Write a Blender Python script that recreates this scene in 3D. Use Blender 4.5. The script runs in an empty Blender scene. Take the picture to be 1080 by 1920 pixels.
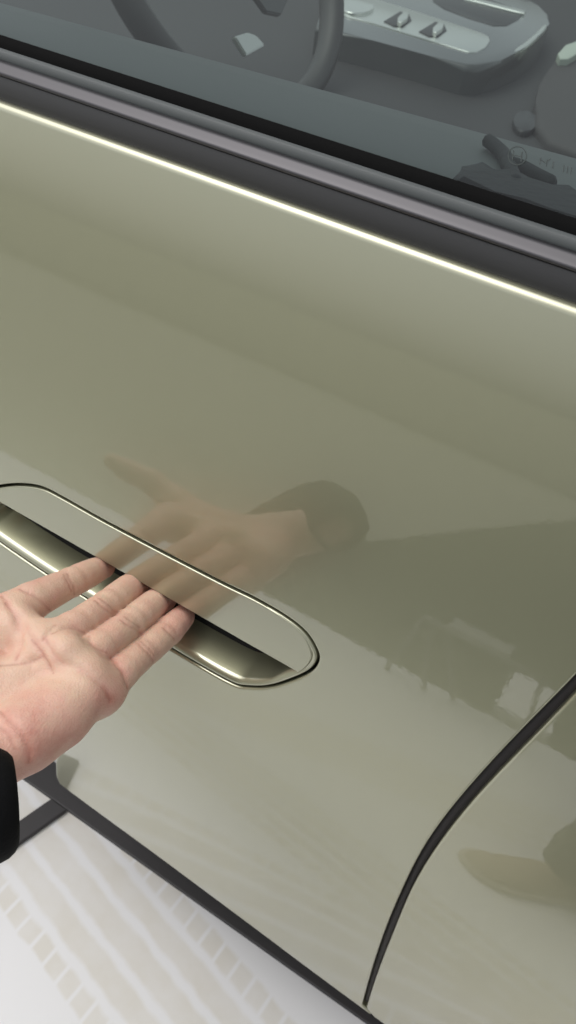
import bpy, bmesh, math, random
import numpy as np
from mathutils import Vector, Matrix
from mathutils.geometry import delaunay_2d_cdt
random.seed(5); np.random.seed(5)
SC = bpy.context.scene
COL = SC.collection

# ------------------------------------------------------------------ camera
F, PITCH, CAMD, CAMH = 1550.0, 42.0, 0.32, 1.05       # focal length in photo pixels, degrees down, metres from the door, height
def cam_axes():
    X = np.array([3989, 1984, -F]); X /= np.linalg.norm(X)
    s = math.sin(math.radians(PITCH)); A = X[0]**2 + X[1]**2
    pa = -X[2]*s/A*X[:2]; n = np.array([-X[1], X[0]])/math.sqrt(A)
    D = np.array([*(pa + math.sqrt(1-s*s-pa@pa)*n), s]); Z = -D
    return np.array([X, np.cross(Z, X), Z])
R = cam_axes(); C = np.array([0, -CAMD, CAMH])
cam = bpy.data.objects.new('camera', bpy.data.cameras.new('camera')); COL.objects.link(cam)
cam.data.sensor_fit = 'VERTICAL'; cam.data.sensor_height = 24; cam.data.lens = 24*F/1920
cam.data.dof.use_dof = True; cam.data.dof.focus_distance = .50; cam.data.dof.aperture_fstop = 9.0
cam.data.clip_start = 0.02; cam.data.clip_end = 400
M = Matrix([[R[i][0], -R[i][1], -R[i][2], C[i]] for i in range(3)] + [[0, 0, 0, 1]])
cam.matrix_world = M
SC.camera = cam

# ------------------------------------------------------------------ sky, sun, exposure
SUN_EL, SUN_ROT = 64.0, 238.0
w = bpy.data.worlds.new('World'); SC.world = w; w.use_nodes = True
nt = w.node_tree; nt.nodes.clear()
out = nt.nodes.new('ShaderNodeOutputWorld'); bg = nt.nodes.new('ShaderNodeBackground')
sky = nt.nodes.new('ShaderNodeTexSky'); sky.sky_type = 'NISHITA'; sky.sun_disc = False
sky.sun_elevation = math.radians(SUN_EL); sky.sun_rotation = math.radians(SUN_ROT)
sky.dust_density = 4; sky.air_density = 1.0
hs = nt.nodes.new('ShaderNodeHueSaturation'); hs.inputs['Saturation'].default_value = 0.22
nt.links.new(sky.outputs[0], hs.inputs['Color']); nt.links.new(hs.outputs[0], bg.inputs[0])
nt.links.new(bg.outputs[0], out.inputs[0]); bg.inputs[1].default_value = 0.15
sl = bpy.data.lights.new('sun', 'SUN'); sl.energy = .55; sl.angle = math.radians(60); sl.color = (1, .96, .9)
so = bpy.data.objects.new('sun', sl); COL.objects.link(so)
az = math.radians(SUN_ROT)   # sky: rotation 0 is +Y, turning towards +X
sd = Vector((math.sin(az)*math.cos(math.radians(SUN_EL)), math.cos(az)*math.cos(math.radians(SUN_EL)), math.sin(math.radians(SUN_EL))))
so.rotation_euler = sd.to_track_quat('Z', 'Y').to_euler()
SC.view_settings.view_transform = 'Standard'; SC.view_settings.look = 'None'
SC.view_settings.exposure = 0.3; SC.view_settings.gamma = 1

# ------------------------------------------------------------------ helpers
def ray(px, py):
    v = R @ np.array([px-540, py-960, F]); return v/np.linalg.norm(v)
def on_z(px, py, z):
    v = ray(px, py); return C + v*((z-C[2])/v[2])
def on_y(px, py, y):
    v = ray(px, py); return C + v*((y-C[1])/v[1])
ZS = np.linspace(-.1, 1.2, 1301)
TILT = np.interp(ZS, [0.1, .3, .42, .52, .62, .75, .9], [-6, -3, 3, 9, 13, 15, 17])
_k = np.hanning(61); _k /= _k.sum()
TILT = np.convolve(np.pad(TILT, 30, mode='edge'), _k, 'valid')
YS = np.cumsum(np.tan(np.radians(TILT)))*(ZS[1]-ZS[0]); YS -= np.interp(.50, ZS, YS)
def sy(z): return float(np.interp(z, ZS, YS))
def sn(z):
    t = math.radians(float(np.interp(z, ZS, TILT))); return Vector((0, -math.cos(t), math.sin(t)))
def stn(z):                                               # up along the surface
    t = math.radians(float(np.interp(z, ZS, TILT))); return Vector((0, math.sin(t), math.cos(t)))
def hit(px, py, off=0.0):                                  # door skin under a ray -> (x, z)
    v = ray(px, py); s = np.linspace(.15, 2.5, 6001); P = C + s[:, None]*v
    i = int(np.argmax(P[:, 1]-np.interp(P[:, 2], ZS, YS)-off > 0)); return (P[i][0], P[i][2])
def P3(x, z, depth=0.0):
    n = sn(z); return Vector((x, sy(z), z)) - n*depth

def finish(name, me, mat, parent=None, smooth=True):
    o = bpy.data.objects.new(name, me); COL.objects.link(o)
    if mat: me.materials.append(mat)
    if smooth:
        me.polygons.foreach_set('use_smooth', [True]*len(me.polygons))
    if parent: o.parent = parent
    return o
def mesh(name, verts, faces, mat, parent=None, smooth=True):
    me = bpy.data.meshes.new(name); me.from_pydata([tuple(v) for v in verts], [], faces); me.update()
    return finish(name, me, mat, parent, smooth)
def from_bm(name, bm, mat, parent=None, smooth=True):
    bmesh.ops.recalc_face_normals(bm, faces=bm.faces)
    me = bpy.data.meshes.new(name); bm.to_mesh(me); bm.free(); return finish(name, me, mat, parent, smooth)
def tag(o, label=None, cat=None, group=None, kind=None):
    if label: o['label'] = label
    if cat: o['category'] = cat
    if group: o['group'] = group
    if kind: o['kind'] = kind
    return o
def empty(name, loc=(0, 0, 0)):
    o = bpy.data.objects.new(name, None); COL.objects.link(o); o.location = loc; o.empty_display_size = .05
    bpy.context.view_layer.update(); return o
def sweep(name, prof, path, mat, parent=None, cap=True, closed_prof=False, smooth=True):
    """prof: list of (y, z) offsets; path: list of (x, y0, z0)"""
    V, Fc = [], []; n = len(prof)
    for (x, y0, z0) in path:
        V += [(x, y0+a, z0+b) for a, b in prof]
    m = n if closed_prof else n-1
    for i in range(len(path)-1):
        for j in range(m):
            a = i*n+j; b = i*n+(j+1) % n; Fc.append((a, b, b+n, a+n))
    if cap and closed_prof:
        Fc.append(tuple(range(n))[::-1]); Fc.append(tuple((len(path)-1)*n+i for i in range(n)))
    bm = bmesh.new(); vs = [bm.verts.new(v) for v in V]
    for f in Fc: bm.faces.new([vs[i] for i in f])
    return from_bm(name, bm, mat, parent, smooth)
def catmull(pts, n=8, closed=False):
    pts = [np.array(p, float) for p in pts]; res = []; N = len(pts)
    rng = range(N) if closed else range(N-1)
    for i in rng:
        p0 = pts[(i-1) % N] if closed or i > 0 else 2*pts[0]-pts[1]
        p1 = pts[i]; p2 = pts[(i+1) % N]
        p3 = pts[(i+2) % N] if closed or i+2 < N else 2*pts[-1]-pts[-2]
        for k in range(n):
            t = k/n
            res.append(.5*((2*p1)+(-p0+p2)*t+(2*p0-5*p1+4*p2-p3)*t*t+(-p0+3*p1-3*p2+p3)*t**3))
    if not closed: res.append(pts[-1])
    return res
def resample(loop, step, closed=True):
    P = np.array(loop, float)
    if closed: P = np.vstack([P, P[:1]])
    L = np.r_[0, np.cumsum(np.linalg.norm(np.diff(P, axis=0), axis=1))]
    n = max(8, int(round(L[-1]/step))); s = np.linspace(0, L[-1], n+1)
    if closed: s = s[:-1]
    return np.stack([np.interp(s, L, P[:, k]) for k in range(P.shape[1])], 1)
def area(P):
    x, y = P[:, 0], P[:, 1]; return .5*np.sum(x*np.roll(y, -1)-y*np.roll(x, -1))
def outward(P):                                             # 2-D outward normals of a CCW loop
    d = np.roll(P, -1, 0)-np.roll(P, 1, 0); d /= np.linalg.norm(d, axis=1)[:, None]+1e-12
    return np.stack([d[:, 1], -d[:, 0]], 1)
def inside(P, Q):
    r = np.zeros(len(Q), bool); x, y = Q[:, 0], Q[:, 1]
    for (x0, y0), (x1, y1) in zip(P, np.roll(P, -1, 0)):
        if y0 == y1: continue
        c = ((y0 > y) != (y1 > y)) & (x < (x1-x0)*(y-y0)/(y1-y0)+x0); r ^= c
    return r

# ------------------------------------------------------------------ materials
def mat(name):
    m = bpy.data.materials.new(name); m.use_nodes = True
    return m, m.node_tree, m.node_tree.nodes['Principled BSDF']
def simple(name, col, rough=.5, metal=0, coat=0, spec=.5, bump=0, bscale=300, var=.0):
    m, t, b = mat(name)
    b.inputs['Base Color'].default_value = (*col, 1); b.inputs['Roughness'].default_value = rough
    b.inputs['Metallic'].default_value = metal; b.inputs['Coat Weight'].default_value = coat
    b.inputs['Coat Roughness'].default_value = .03; b.inputs['Specular IOR Level'].default_value = spec
    tc = t.nodes.new('ShaderNodeTexCoord')
    if bump:
        n = t.nodes.new('ShaderNodeTexNoise'); n.inputs['Scale'].default_value = bscale; n.inputs['Detail'].default_value = 3
        bp = t.nodes.new('ShaderNodeBump'); bp.inputs['Strength'].default_value = bump; bp.inputs['Distance'].default_value = .001
        t.links.new(tc.outputs['Object'], n.inputs['Vector']); t.links.new(n.outputs[0], bp.inputs['Height'])
        t.links.new(bp.outputs[0], b.inputs['Normal'])
    if var:
        n = t.nodes.new('ShaderNodeTexNoise'); n.inputs['Scale'].default_value = 18; n.inputs['Detail'].default_value = 5
        t.links.new(tc.outputs['Object'], n.inputs['Vector'])
        mx = t.nodes.new('ShaderNodeMix'); mx.data_type = 'RGBA'
        mx.inputs['A'].default_value = (*[c*(1-var) for c in col], 1); mx.inputs['B'].default_value = (*[min(1, c*(1+var)) for c in col], 1)
        t.links.new(n.outputs[0], mx.inputs['Factor']); t.links.new(mx.outputs['Result'], b.inputs['Base Color'])
    return m
def paint_material():
    m, t, b = mat('khaki_metallic_paint')
    b.inputs['Base Color'].default_value = (.346, .346, .236, 1); b.inputs['Metallic'].default_value = .75
    b.inputs['Roughness'].default_value = .42; b.inputs['Coat Weight'].default_value = 1
    b.inputs['Coat Roughness'].default_value = .02; b.inputs['Coat IOR'].default_value = 1.85
    tc = t.nodes.new('ShaderNodeTexCoord'); n = t.nodes.new('ShaderNodeTexNoise')
    n.inputs['Scale'].default_value = 1600; n.inputs['Detail'].default_value = 2
    mr = t.nodes.new('ShaderNodeMapRange'); mr.inputs['To Min'].default_value = .28; mr.inputs['To Max'].default_value = .38
    t.links.new(tc.outputs['Object'], n.inputs['Vector']); t.links.new(n.outputs[0], mr.inputs['Value'])
    t.links.new(mr.outputs[0], b.inputs['Roughness'])
    n2 = t.nodes.new('ShaderNodeTexNoise'); n2.inputs['Scale'].default_value = 260; n2.inputs['Detail'].default_value = 1
    bp = t.nodes.new('ShaderNodeBump'); bp.inputs['Strength'].default_value = .012; bp.inputs['Distance'].default_value = .001
    t.links.new(tc.outputs['Object'], n2.inputs['Vector']); t.links.new(n2.outputs[0], bp.inputs['Height'])
    t.links.new(bp.outputs[0], b.inputs['Coat Normal'])
    return m
PAINT = paint_material()
RUBBER = simple('black_rubber', (.018, .017, .017), .55, bump=.15, bscale=500)
DARKGAP = simple('dark_gap', (.006, .006, .006), .9, spec=.08)
SATIN = simple('satin_black_trim', (.028, .028, .029), .42, spec=.5, bump=.06, bscale=900)
GLOSSTRIM = simple('dark_chrome_trim', (.084, .082, .087), .44, metal=1, bump=.02, bscale=120)
LIPTRIM = simple('soft_grey_lip', (.070, .078, .079), .6)
CUP_SHADE = simple('black_liner_plastic', (.012, .012, .011), .5)
STRIP = simple('floor_strip_rubber', (.03, .028, .029), .6, bump=.2, bscale=250, var=.12)

# ------------------------------------------------------------------ the ground
def floor_material():
    m, t, b = mat('pale_floor_with_tyre_prints')
    b.inputs['Roughness'].default_value = .38; b.inputs['Specular IOR Level'].default_value = .35
    L = t.links.new
    def math_(op, a, bb=None, c=None):
        n = t.nodes.new('ShaderNodeMath'); n.operation = op
        for i, v in enumerate((a, bb, c)):
            if v is None: continue
            if isinstance(v, (int, float)): n.inputs[i].default_value = v
            else: L(v, n.inputs[i])
        return n.outputs[0]
    tc = t.nodes.new('ShaderNodeTexCoord'); sp = t.nodes.new('ShaderNodeSeparateXYZ')
    L(tc.outputs['Object'], sp.inputs[0]); x, y = sp.outputs[0], sp.outputs[1]
    wob = t.nodes.new('ShaderNodeTexNoise'); wob.inputs['Scale'].default_value = 30; wob.inputs['Detail'].default_value = 3
    L(tc.outputs['Object'], wob.inputs['Vector'])
    wb = math_('MULTIPLY_ADD', wob.outputs[0], .011, -.0055)
    fac = None
    for ((px_, py_), ang, wd) in TRACKS:
        ca, sa = math.cos(math.radians(ang)), math.sin(math.radians(ang))
        dx = math_('SUBTRACT', x, px_); dy = math_('SUBTRACT', y, py_)
        arc = math_('ADD', math_('MULTIPLY', dx, ca), math_('MULTIPLY', dy, sa))
        r = math_('ADD', math_('SUBTRACT', math_('MULTIPLY', dy, ca), math_('MULTIPLY', dx, sa)), wb)
        u = math_('DIVIDE', r, wd)
        cr = t.nodes.new('ShaderNodeValToRGB'); e = cr.color_ramp
        # across the track: ribs | blank | band | blank | band | blank | band | blank | ribs
        stops = [(0, 0), (.025, 1), (.125, 1), (.155, 0), (.19, 0), (.22, 1), (.345, 1), (.375, 0), (.405, 0), (.435, 1), (.565, 1), (.595, 0), (.625, 0), (.655, 1), (.77, 1), (.80, 0), (.83, 0), (.86, 1), (.97, 1), (1, 0)]
        e.elements[0].position = 0; e.elements[0].color = (0, 0, 0, 1); e.elements[1].position = 1; e.elements[1].color = (0, 0, 0, 1)
        for p, v in stops[1:-1]:
            q = e.elements.new(p); q.color = (v, v, v, 1)
        L(u, cr.inputs[0])
        # thin gaps between the tread blocks of the two outer rows, slanted
        sl_ = math_('ADD', math_('DIVIDE', arc, .026), math_('MULTIPLY', u, 1.2))
        fr = math_('FRACT', math_('ADD', sl_, 100.0))
        gap = math_('MINIMUM', 1.0, math_('MAXIMUM', 0.0, math_('MULTIPLY', math_('SUBTRACT', math_('PINGPONG', fr, .5), .03), 9.0)))
        outer = math_('GREATER_THAN', math_('ABSOLUTE', math_('SUBTRACT', u, .5)), .33)
        keep = math_('SUBTRACT', 1.0, math_('MULTIPLY', outer, math_('SUBTRACT', 1.0, gap)))
        f = math_('MULTIPLY', math_('MULTIPLY', cr.outputs[0], keep), math_('LESS_THAN', math_('ABSOLUTE', math_('SUBTRACT', u, .5)), .5))
        fac = f if fac is None else math_('MAXIMUM', fac, f)
    n = t.nodes.new('ShaderNodeTexNoise'); n.inputs['Scale'].default_value = 14; n.inputs['Detail'].default_value = 6; n.inputs['Roughness'].default_value = .6
    L(tc.outputs['Object'], n.inputs['Vector'])
    fac = math_('MULTIPLY', fac, math_('MULTIPLY_ADD', n.outputs[0], 1.7, -.05))
    mx = t.nodes.new('ShaderNodeMix'); mx.data_type = 'RGBA'
    mx.inputs['A'].default_value = (.67, .67, .675, 1); mx.inputs['B'].default_value = (.595, .575, .53, 1)
    L(fac, mx.inputs['Factor'])
    n2 = t.nodes.new('ShaderNodeTexNoise'); n2.inputs['Scale'].default_value = 4; n2.inputs['Detail'].default_value = 7
    L(tc.outputs['Object'], n2.inputs['Vector'])
    mx2 = t.nodes.new('ShaderNodeMix'); mx2.data_type = 'RGBA'; mx2.blend_type = 'MULTIPLY'
    L(math_('MULTIPLY_ADD', n2.outputs[0], .5, -.1), mx2.inputs['Factor']); L(mx.outputs['Result'], mx2.inputs['A'])
    mx2.inputs['B'].default_value = (.88, .87, .84, 1)
    L(mx2.outputs['Result'], b.inputs['Base Color'])
    return m
def fz(px, py): return on_z(px, py, 0.0)[:2]
def circle3(a, b, c):
    (ax, ay), (bx, by), (cx, cy) = a, b, c
    d = 2*(ax*(by-cy)+bx*(cy-ay)+cx*(ay-by))
    ux = ((ax*ax+ay*ay)*(by-cy)+(bx*bx+by*by)*(cy-ay)+(cx*cx+cy*cy)*(ay-by))/d
    uy = ((ax*ax+ay*ay)*(cx-bx)+(bx*bx+by*by)*(ax-cx)+(cx*cx+cy*cy)*(bx-ax))/d
    return np.array((ux, uy))
# printed tyre tracks: (a point on the outer edge, heading in degrees, width)
TRACKS = [((-.358, -.1075), -13.2, .176), ((-.41, -.428), 13.0, .176), ((.25, -.95), -24.0, .176)]
FLOOR = floor_material()
def slab(name, x0, x1, y0, y1, z0, z1, mat_, parent=None, bev=.0):
    bm = bmesh.new(); bmesh.ops.create_cube(bm, size=1)
    for v in bm.verts:
        v.co = Vector(((x0+x1)/2+v.co.x*(x1-x0), (y0+y1)/2+v.co.y*(y1-y0), (z0+z1)/2+v.co.z*(z1-z0)))
    if bev: bmesh.ops.bevel(bm, geom=bm.edges[:], offset=bev, segments=2, affect='EDGES', profile=.5)
    return from_bm(name, bm, mat_, parent, smooth=False)
GROUND = simple('olive_ground', (.33, .33, .27), .9, bump=.6, bscale=60, var=.35)
g = mesh('ground', [(-150, -150, -.05), (150, -150, -.05), (150, 150, -.05), (-150, 150, -.05)], [(0, 1, 2, 3)], GROUND, smooth=False)
tag(g, 'olive ground beyond the pale floor', kind='structure')
FLOOR_EDGE = -1.30
fl = slab('floor', -3.2, 3.2, FLOOR_EDGE, 2.2, -.046, 0, FLOOR); tag(fl, 'pale floor printed with tan tyre tracks', kind='structure')

# the black strips lying on the floor
YB0, YB1 = .046, .082
sp_ = slab('floor_strip', -1.6, 1.6, .044, .086, .0005, .007, STRIP, bev=.0015)
tag(sp_, 'long black rubber floor strip running along the foot of the car', 'floor strip', 'black strips on the floor', 'thing')
b0, b1 = fz(112, 1512), fz(18, 1578)
d_ = (b1-b0)/np.linalg.norm(b1-b0); n_ = np.array((-d_[1], d_[0])); hw = .0135
q0 = b0 - d_*((b0[1]-.0435)/d_[1]) if abs(d_[1]) > .1 else b0
print('branch', b0, b1, d_)
e0 = b0 + d_*((.0435-b0[1])/d_[1]); e1 = b0 + d_*.13
bm = bmesh.new()
A_ = [e0+n_*hw+d_*((n_*hw)[1]*-1/d_[1]), e0-n_*hw+d_*((n_*hw)[1]/d_[1]), e1-n_*hw, e1+n_*hw]
vs = [bm.verts.new((p[0], p[1], .0005)) for p in A_]+[bm.verts.new((p[0], p[1], .0068)) for p in A_]
for f in ((0, 1, 2, 3), (7, 6, 5, 4), (0, 4, 5, 1), (1, 5, 6, 2), (2, 6, 7, 3), (3, 7, 4, 0)): bm.faces.new([vs[i] for i in f])
bmesh.ops.bevel(bm, geom=bm.edges[:], offset=.0012, segments=2, affect='EDGES')
o = from_bm('floor_strip', bm, STRIP, smooth=False)
tag(o, 'short black rubber floor strip branching off across the pale floor below the wrist', 'floor strip', 'black strips on the floor', 'thing')

# ------------------------------------------------------------------ the car
car = empty('parked_car', (0, .6, 0))
tag(car, 'khaki green metallic car with a flush pill shaped door handle and tinted side window', 'car', kind='thing')
def sub(o):                                                # keep world coordinates under the car's empty
    return o
def adopt(o, parent):
    o.parent = parent
    mp = Matrix.Identity(4); p = parent
    chain = []
    while p: chain.append(p); p = p.parent
    for q in reversed(chain): mp = mp @ (q.matrix_parent_inverse @ q.matrix_basis)
    o.matrix_parent_inverse = mp.inverted(); return o

def panel(name, outer, holes, edge, parent, material, grid=.012, flange=.014, R_edge=.0022, top_R=None, top_z=None, step=.0035):
    """sheet-metal panel on the door skin: outer/holes are (x, z) loops; edges rounded over R_edge then returned inwards"""
    loops = []
    O = resample(outer, step); O = O if area(O) > 0 else O[::-1]
    loops.append((O, 1))
    for h in holes:
        Hh = resample(h, step*.7); Hh = Hh if area(Hh) > 0 else Hh[::-1]; loops.append((Hh, -1))
    pts, nor, pos, edges = [], [], [], []
    fr_e = [0, .10, .25, .45, .7, 1.0]
    rings0 = []
    for P, sg in loops:
        N = outward(P)*sg                                  # points away from the sheet
        ids0 = None
        for fe in fr_e:
            idx = []
            for (p, n) in zip(P, N):
                rr = R_edge
                if top_R and top_z and p[1] > top_z(p[0])-.004 and n[1] > .6: rr = top_R
                e = fe*rr; q = p - n*e
                c = (rr-e)/rr; ph = math.asin(max(-1, min(1, c))); dep = rr*(1-math.cos(ph))
                k = len(pts); pts.append((q[0], q[1])); pos.append(P3(q[0], q[1], dep))
                o3 = Vector((n[0], 0, 0)) + stn(q[1])*n[1]
                nor.append((sn(q[1])*math.cos(ph)+o3.normalized()*math.sin(ph)).normalized()); idx.append(k)
            edges += [(idx[i], idx[(i+1) % len(idx)]) for i in range(len(idx))]
            if ids0 is None: ids0 = idx
        rings0.append((ids0, N))
    x0, z0 = O.min(0); x1, z1 = O.max(0)
    gx = np.arange(x0+grid/2, x1, grid); gz = np.arange(z0+grid/2, z1, grid)
    G = np.array([(a+random.uniform(-.1, .1)*grid, b+random.uniform(-.1, .1)*grid) for a in gx for b in gz])
    ok = inside(O, G)
    for P, sg in loops[1:]: ok &= ~inside(P, G)
    marg = max(R_edge, top_R or 0)*1.15+.001
    for P, sg in loops:
        for i in range(0, len(P)):
            ok &= ((G-P[i])**2).sum(1) > marg**2
    for q in G[ok]:
        pts.append((q[0], q[1])); pos.append(P3(q[0], q[1])); nor.append(sn(q[1]))
    r = delaunay_2d_cdt([Vector(p) for p in pts], edges, [], 0, 1e-7, True)
    vo, _, fo, orig = r[0], r[1], r[2], r[3]
    Q = np.array([[sum(vo[i][k] for i in f)/len(f) for k in (0, 1)] for f in fo])
    ok = inside(O, Q)
    for P, sg in loops[1:]: ok &= ~inside(P, Q)
    V, NN = [], []
    for i, v in enumerate(vo):
        if orig[i]: V.append(pos[orig[i][0]]); NN.append(nor[orig[i][0]])
        else: V.append(P3(v[0], v[1])); NN.append(sn(v[1]))
    back = {}
    for i in range(len(vo)):
        for j in orig[i]: back[j] = i
    Fc = []
    for f, k in zip(fo, ok):
        if not k: continue
        a, b, c = [Vector(V[i]) for i in f[:3]]
        nn = (b-a).cross(c-a)
        Fc.append(tuple(f) if nn.dot(NN[f[0]]) > 0 or nn.length < 1e-14 and True else tuple(reversed(f)))
    for (ids0, N), (P, sg) in zip(rings0, loops):           # return flange
        m = len(ids0); base = len(V)
        for i in range(m):
            j = back[ids0[i]]; z = P[i][1]
            V.append(Vector(V[j])); NN.append(NN[j])
        for i in range(m):
            j = back[ids0[i]]; V.append(Vector(V[j]) - sn(P[i][1])*flange); NN.append(NN[j])
        for i in range(m):
            a, b = base+i, base+(i+1) % m
            f = (a, b, b+m, a+m)
            Fc.append(f if sg < 0 else f[::-1])
    me = bpy.data.meshes.new(name); me.from_pydata([tuple(v) for v in V], [], Fc); me.update()
    o = finish(name, me, material)
    me.normals_split_custom_set_from_vertices([tuple(n) for n in NN])
    adopt(o, parent)
    return o

# belt line: z of the crease as a function of x
_bx = [(hit(*p)) for p in ((0, 194-6), (540, 389-6), (1080, 577-6))]
_bc = np.polyfit([p[0] for p in _bx], [p[1] for p in _bx], 1)
def zbelt(x): return float(np.polyval(_bc, x))
print('belt', _bx, _bc)

# seams (photo pixels -> skin)
seamL = [(1080, 1268), (971, 1375), (915, 1435), (858, 1500), (820, 1547), (788, 1594), (753, 1671), (730, 1722), (699, 1811), (678, 1886)]
seamR = [(1080, 1300), (971, 1410), (926, 1455), (884, 1500), (845, 1548), (815, 1590), (773, 1656), (744, 1730), (707, 1823), (686, 1890)]
SL = [hit(*p) for p in seamL]; SR = [hit(*p) for p in seamR]
def extend_up(S):
    (x0, z0), (x1, z1) = S[0], S[2]
    dx, dz = (x0-x1), (z0-z1); L = math.hypot(dx, dz); dx /= L; dz /= L
    up = []
    for k in (.05, .10, .15, .21): 
        up.append((x0+dx*k*.95-.10*k*k, z0+dz*k+.5*k*k))
    return up
upL = extend_up(SL)
gapw = SR[0][0]-SL[0][0]
while upL and upL[-1][1] > zbelt(upL[-1][0])-.01: upL.pop()
topx = upL[-1][0]+.03 if upL else SL[0][0]+.05
SLf = [(topx, zbelt(topx))]+upL[::-1]+SL
SRf = [(topx+gapw, zbelt(topx+gapw))]+[(a+gapw, b) for a, b in upL[::-1]]+SR
def smooth_line(P, it=60):
    P = resample(P, .006, closed=False)
    for _ in range(it): P[1:-1] = P[1:-1]*.5+(P[:-2]+P[2:])*.25
    return [tuple(p) for p in P]
SLc = smooth_line(catmull(SLf, 8)); SRc = smooth_line(catmull(SRf, 8))
# door bottom lip and front edge
lip = [(690, 1899), (560, 1803), (480, 1743), (300, 1609), (180, 1521), (126, 1481)]
LP = [hit(*p) for p in lip]
corner = [(111, 1469), (105, 1455), (104, 1436), (99, 1410)]
CN = [hit(*p) for p in corner]
front = CN + [(CN[-1][0]-.012, CN[-1][1]+.06), (CN[-1][0]-.05, CN[-1][1]+.14), (CN[-1][0]-.13, CN[-1][1]+.24), (CN[-1][0]-.20, CN[-1][1]+.36)]
fx = front[-1][0]-.03
front.append((fx, zbelt(fx)))
FR = catmull(front, 6)
print('seam', SL[0], SL[-1], 'lip', LP[0], LP[-1], 'front', front[-1])
tops = [(x, zbelt(x)) for x in np.linspace(fx, topx, 60)]
door_outer = tops[1:-1] + [tuple(p) for p in SLc] + [tuple(p) for p in catmull([tuple(SLc[-1])]+LP+[CN[0]], 6)[1:-1]] + [tuple(p) for p in FR]

# pill-shaped handle opening
pill_px = [(39, 907), (78, 913), (117, 932), (194, 975), (311, 1037), (416, 1091), (480, 1122), (538, 1156), (573, 1185), (592, 1213), (598, 1232), (594, 1247), (584, 1259), (567, 1269), (537, 1281), (512, 1288), (490, 1291), (465, 1290), (442, 1286), (400, 1265), (327, 1222), (250, 1176), (171, 1130), (86, 1078), (0, 1019), (-45, 986), (-62, 960), (-58, 935), (-40, 920), (0, 910)]
pill = [hit(*p) for p in pill_px]
PILL = np.array(catmull(pill, 8, closed=True)); PILL = resample(PILL, .0012)
if area(PILL) < 0: PILL = PILL[::-1]
tz = lambda x: zbelt(x)
door = panel('door', door_outer, [PILL], None, car, PAINT, top_R=.0056, top_z=tz, R_edge=.0020)

# rear quarter panel right of the seam
xr = 1.1
rear_lip0 = hit(700, 1906)
rear_outer = [(x, zbelt(x)) for x in np.linspace(topx+gapw, xr, 40)] + [(xr, zbelt(xr)-.2), (xr, .16), (.3, .145), rear_lip0] + [tuple(p) for p in SRc[::-1]]
rear = panel('rear_quarter_panel', rear_outer, [], None, car, PAINT, top_R=.0056, top_z=tz, grid=.016)
# front wing, left of the door, with the wheel arch that ends at the door's lower corner
FRg = [(p[0]-.005, p[1]) for p in FR]
k0 = [i for i, p in enumerate(FRg) if p[1] > CN[-1][1]+.05][0]
arch = [(-1.25, .42), (-1.10, .60), (-.95, .66), (-.80, .655), (-.66, .56)]
a_end = FRg[k0]
wing_outer = [(x, zbelt(x)) for x in np.linspace(-1.5, FRg[-1][0], 20)] + [tuple(p) for p in FRg[k0:][::-1]] + [tuple(p) for p in catmull([a_end, (-.50, a_end[1]+.10), (-.56, .50), (-.66, .56), (-.80, .60), (-.98, .58), (-1.15, .48), (-1.25, .30)], 4)[1:]] + [(-1.5, .25)]
wing = panel('front_wing', wing_outer, [], None, car, PAINT, top_R=.0056, top_z=tz, grid=.02, step=.006)

# seal in the seam
def ribbon(name, A, B, depth, m, parent, n=120, crown=.0):
    A = resample(A, .004, closed=False); B = resample(B, .004, closed=False)
    n = min(len(A), len(B)); ia = np.linspace(0, len(A)-1, n); 
    A = np.stack([np.interp(ia, range(len(A)), A[:, k]) for k in (0, 1)], 1)
    ib = np.linspace(0, len(B)-1, n); B = np.stack([np.interp(ib, range(len(B)), B[:, k]) for k in (0, 1)], 1)
    V, Fc = [], []
    prof = [(-.35, depth+.012), (-.3, depth+.002), (-.05, depth+.0008), (.2, depth-.0006*crown), (.5, depth-.0012*crown), (.8, depth-.0006*crown), (1.05, depth+.0008), (1.3, depth+.002), (1.35, depth+.012)]
    for a, b in zip(A, B):
        for t_, d in prof: V.append(P3(a[0]+(b[0]-a[0])*t_, a[1]+(b[1]-a[1])*t_, d))
    k = len(prof)
    for i in range(n-1):
        for j in range(k-1): Fc.append((i*k+j, i*k+j+1, i*k+k+j+1, i*k+k+j))
    bm = bmesh.new(); vs = [bm.verts.new(v) for v in V]
    for f in Fc: bm.faces.new([vs[i] for i in f])
    return adopt(from_bm(name, bm, m), parent)
ribbon('door_seal', SLc, SRc, .0058, simple('brown_black_seal', (.020, .017, .018), .6, bump=.1, bscale=600), car, crown=.35)
ribbon('door_hem', FR, [(p[0]-.006, p[1]) for p in FR], .008, PAINT, car)

# dark inner structure behind the skins
def backing():
    V, Fc = [], []
    zz = np.linspace(.16, .86, 30); xs = np.linspace(-.30, 1.08, 30)
    return None
# lower return of the body under the lip
rl = [(-.385, LP[-1][1]-.002)] + [(p[0], p[1]-.002) for p in LP[::-1]] + [(.05, .146), (.3, .146), (1.1, .16)]
V, Fc = [], []
for x, z in rl:
    y = sy(z); V += [(x, y+.010, z+.004), (x, y+.06, z+.012), (x, y+.14, z+.03), (x, y+.9, z+.04)]
for i in range(len(rl)-1):
    for j in range(3): Fc.append((i*4+j, i*4+4+j, i*4+5+j, i*4+1+j))
adopt(mesh('underbody', V, Fc, simple('underbody_grey', (.30, .29, .25), .6)), car)

# ---- handle: flap above, cup below, gap all round
handle = empty('door_handle', tuple(P3(-.25, .58))); handle.parent = car
handle.matrix_parent_inverse = (car.matrix_parent_inverse @ car.matrix_basis).inverted()
def inset(P, d): return P - outward(P)*np.array(d)[..., None]
ch0, ch1 = np.array(hit(0, 942)), np.array(hit(560, 1263))
cd = (ch1-ch0)/np.linalg.norm(ch1-ch0); cn = np.array((-cd[1], cd[0]));  cn = cn if cn[1] > 0 else -cn
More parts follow.
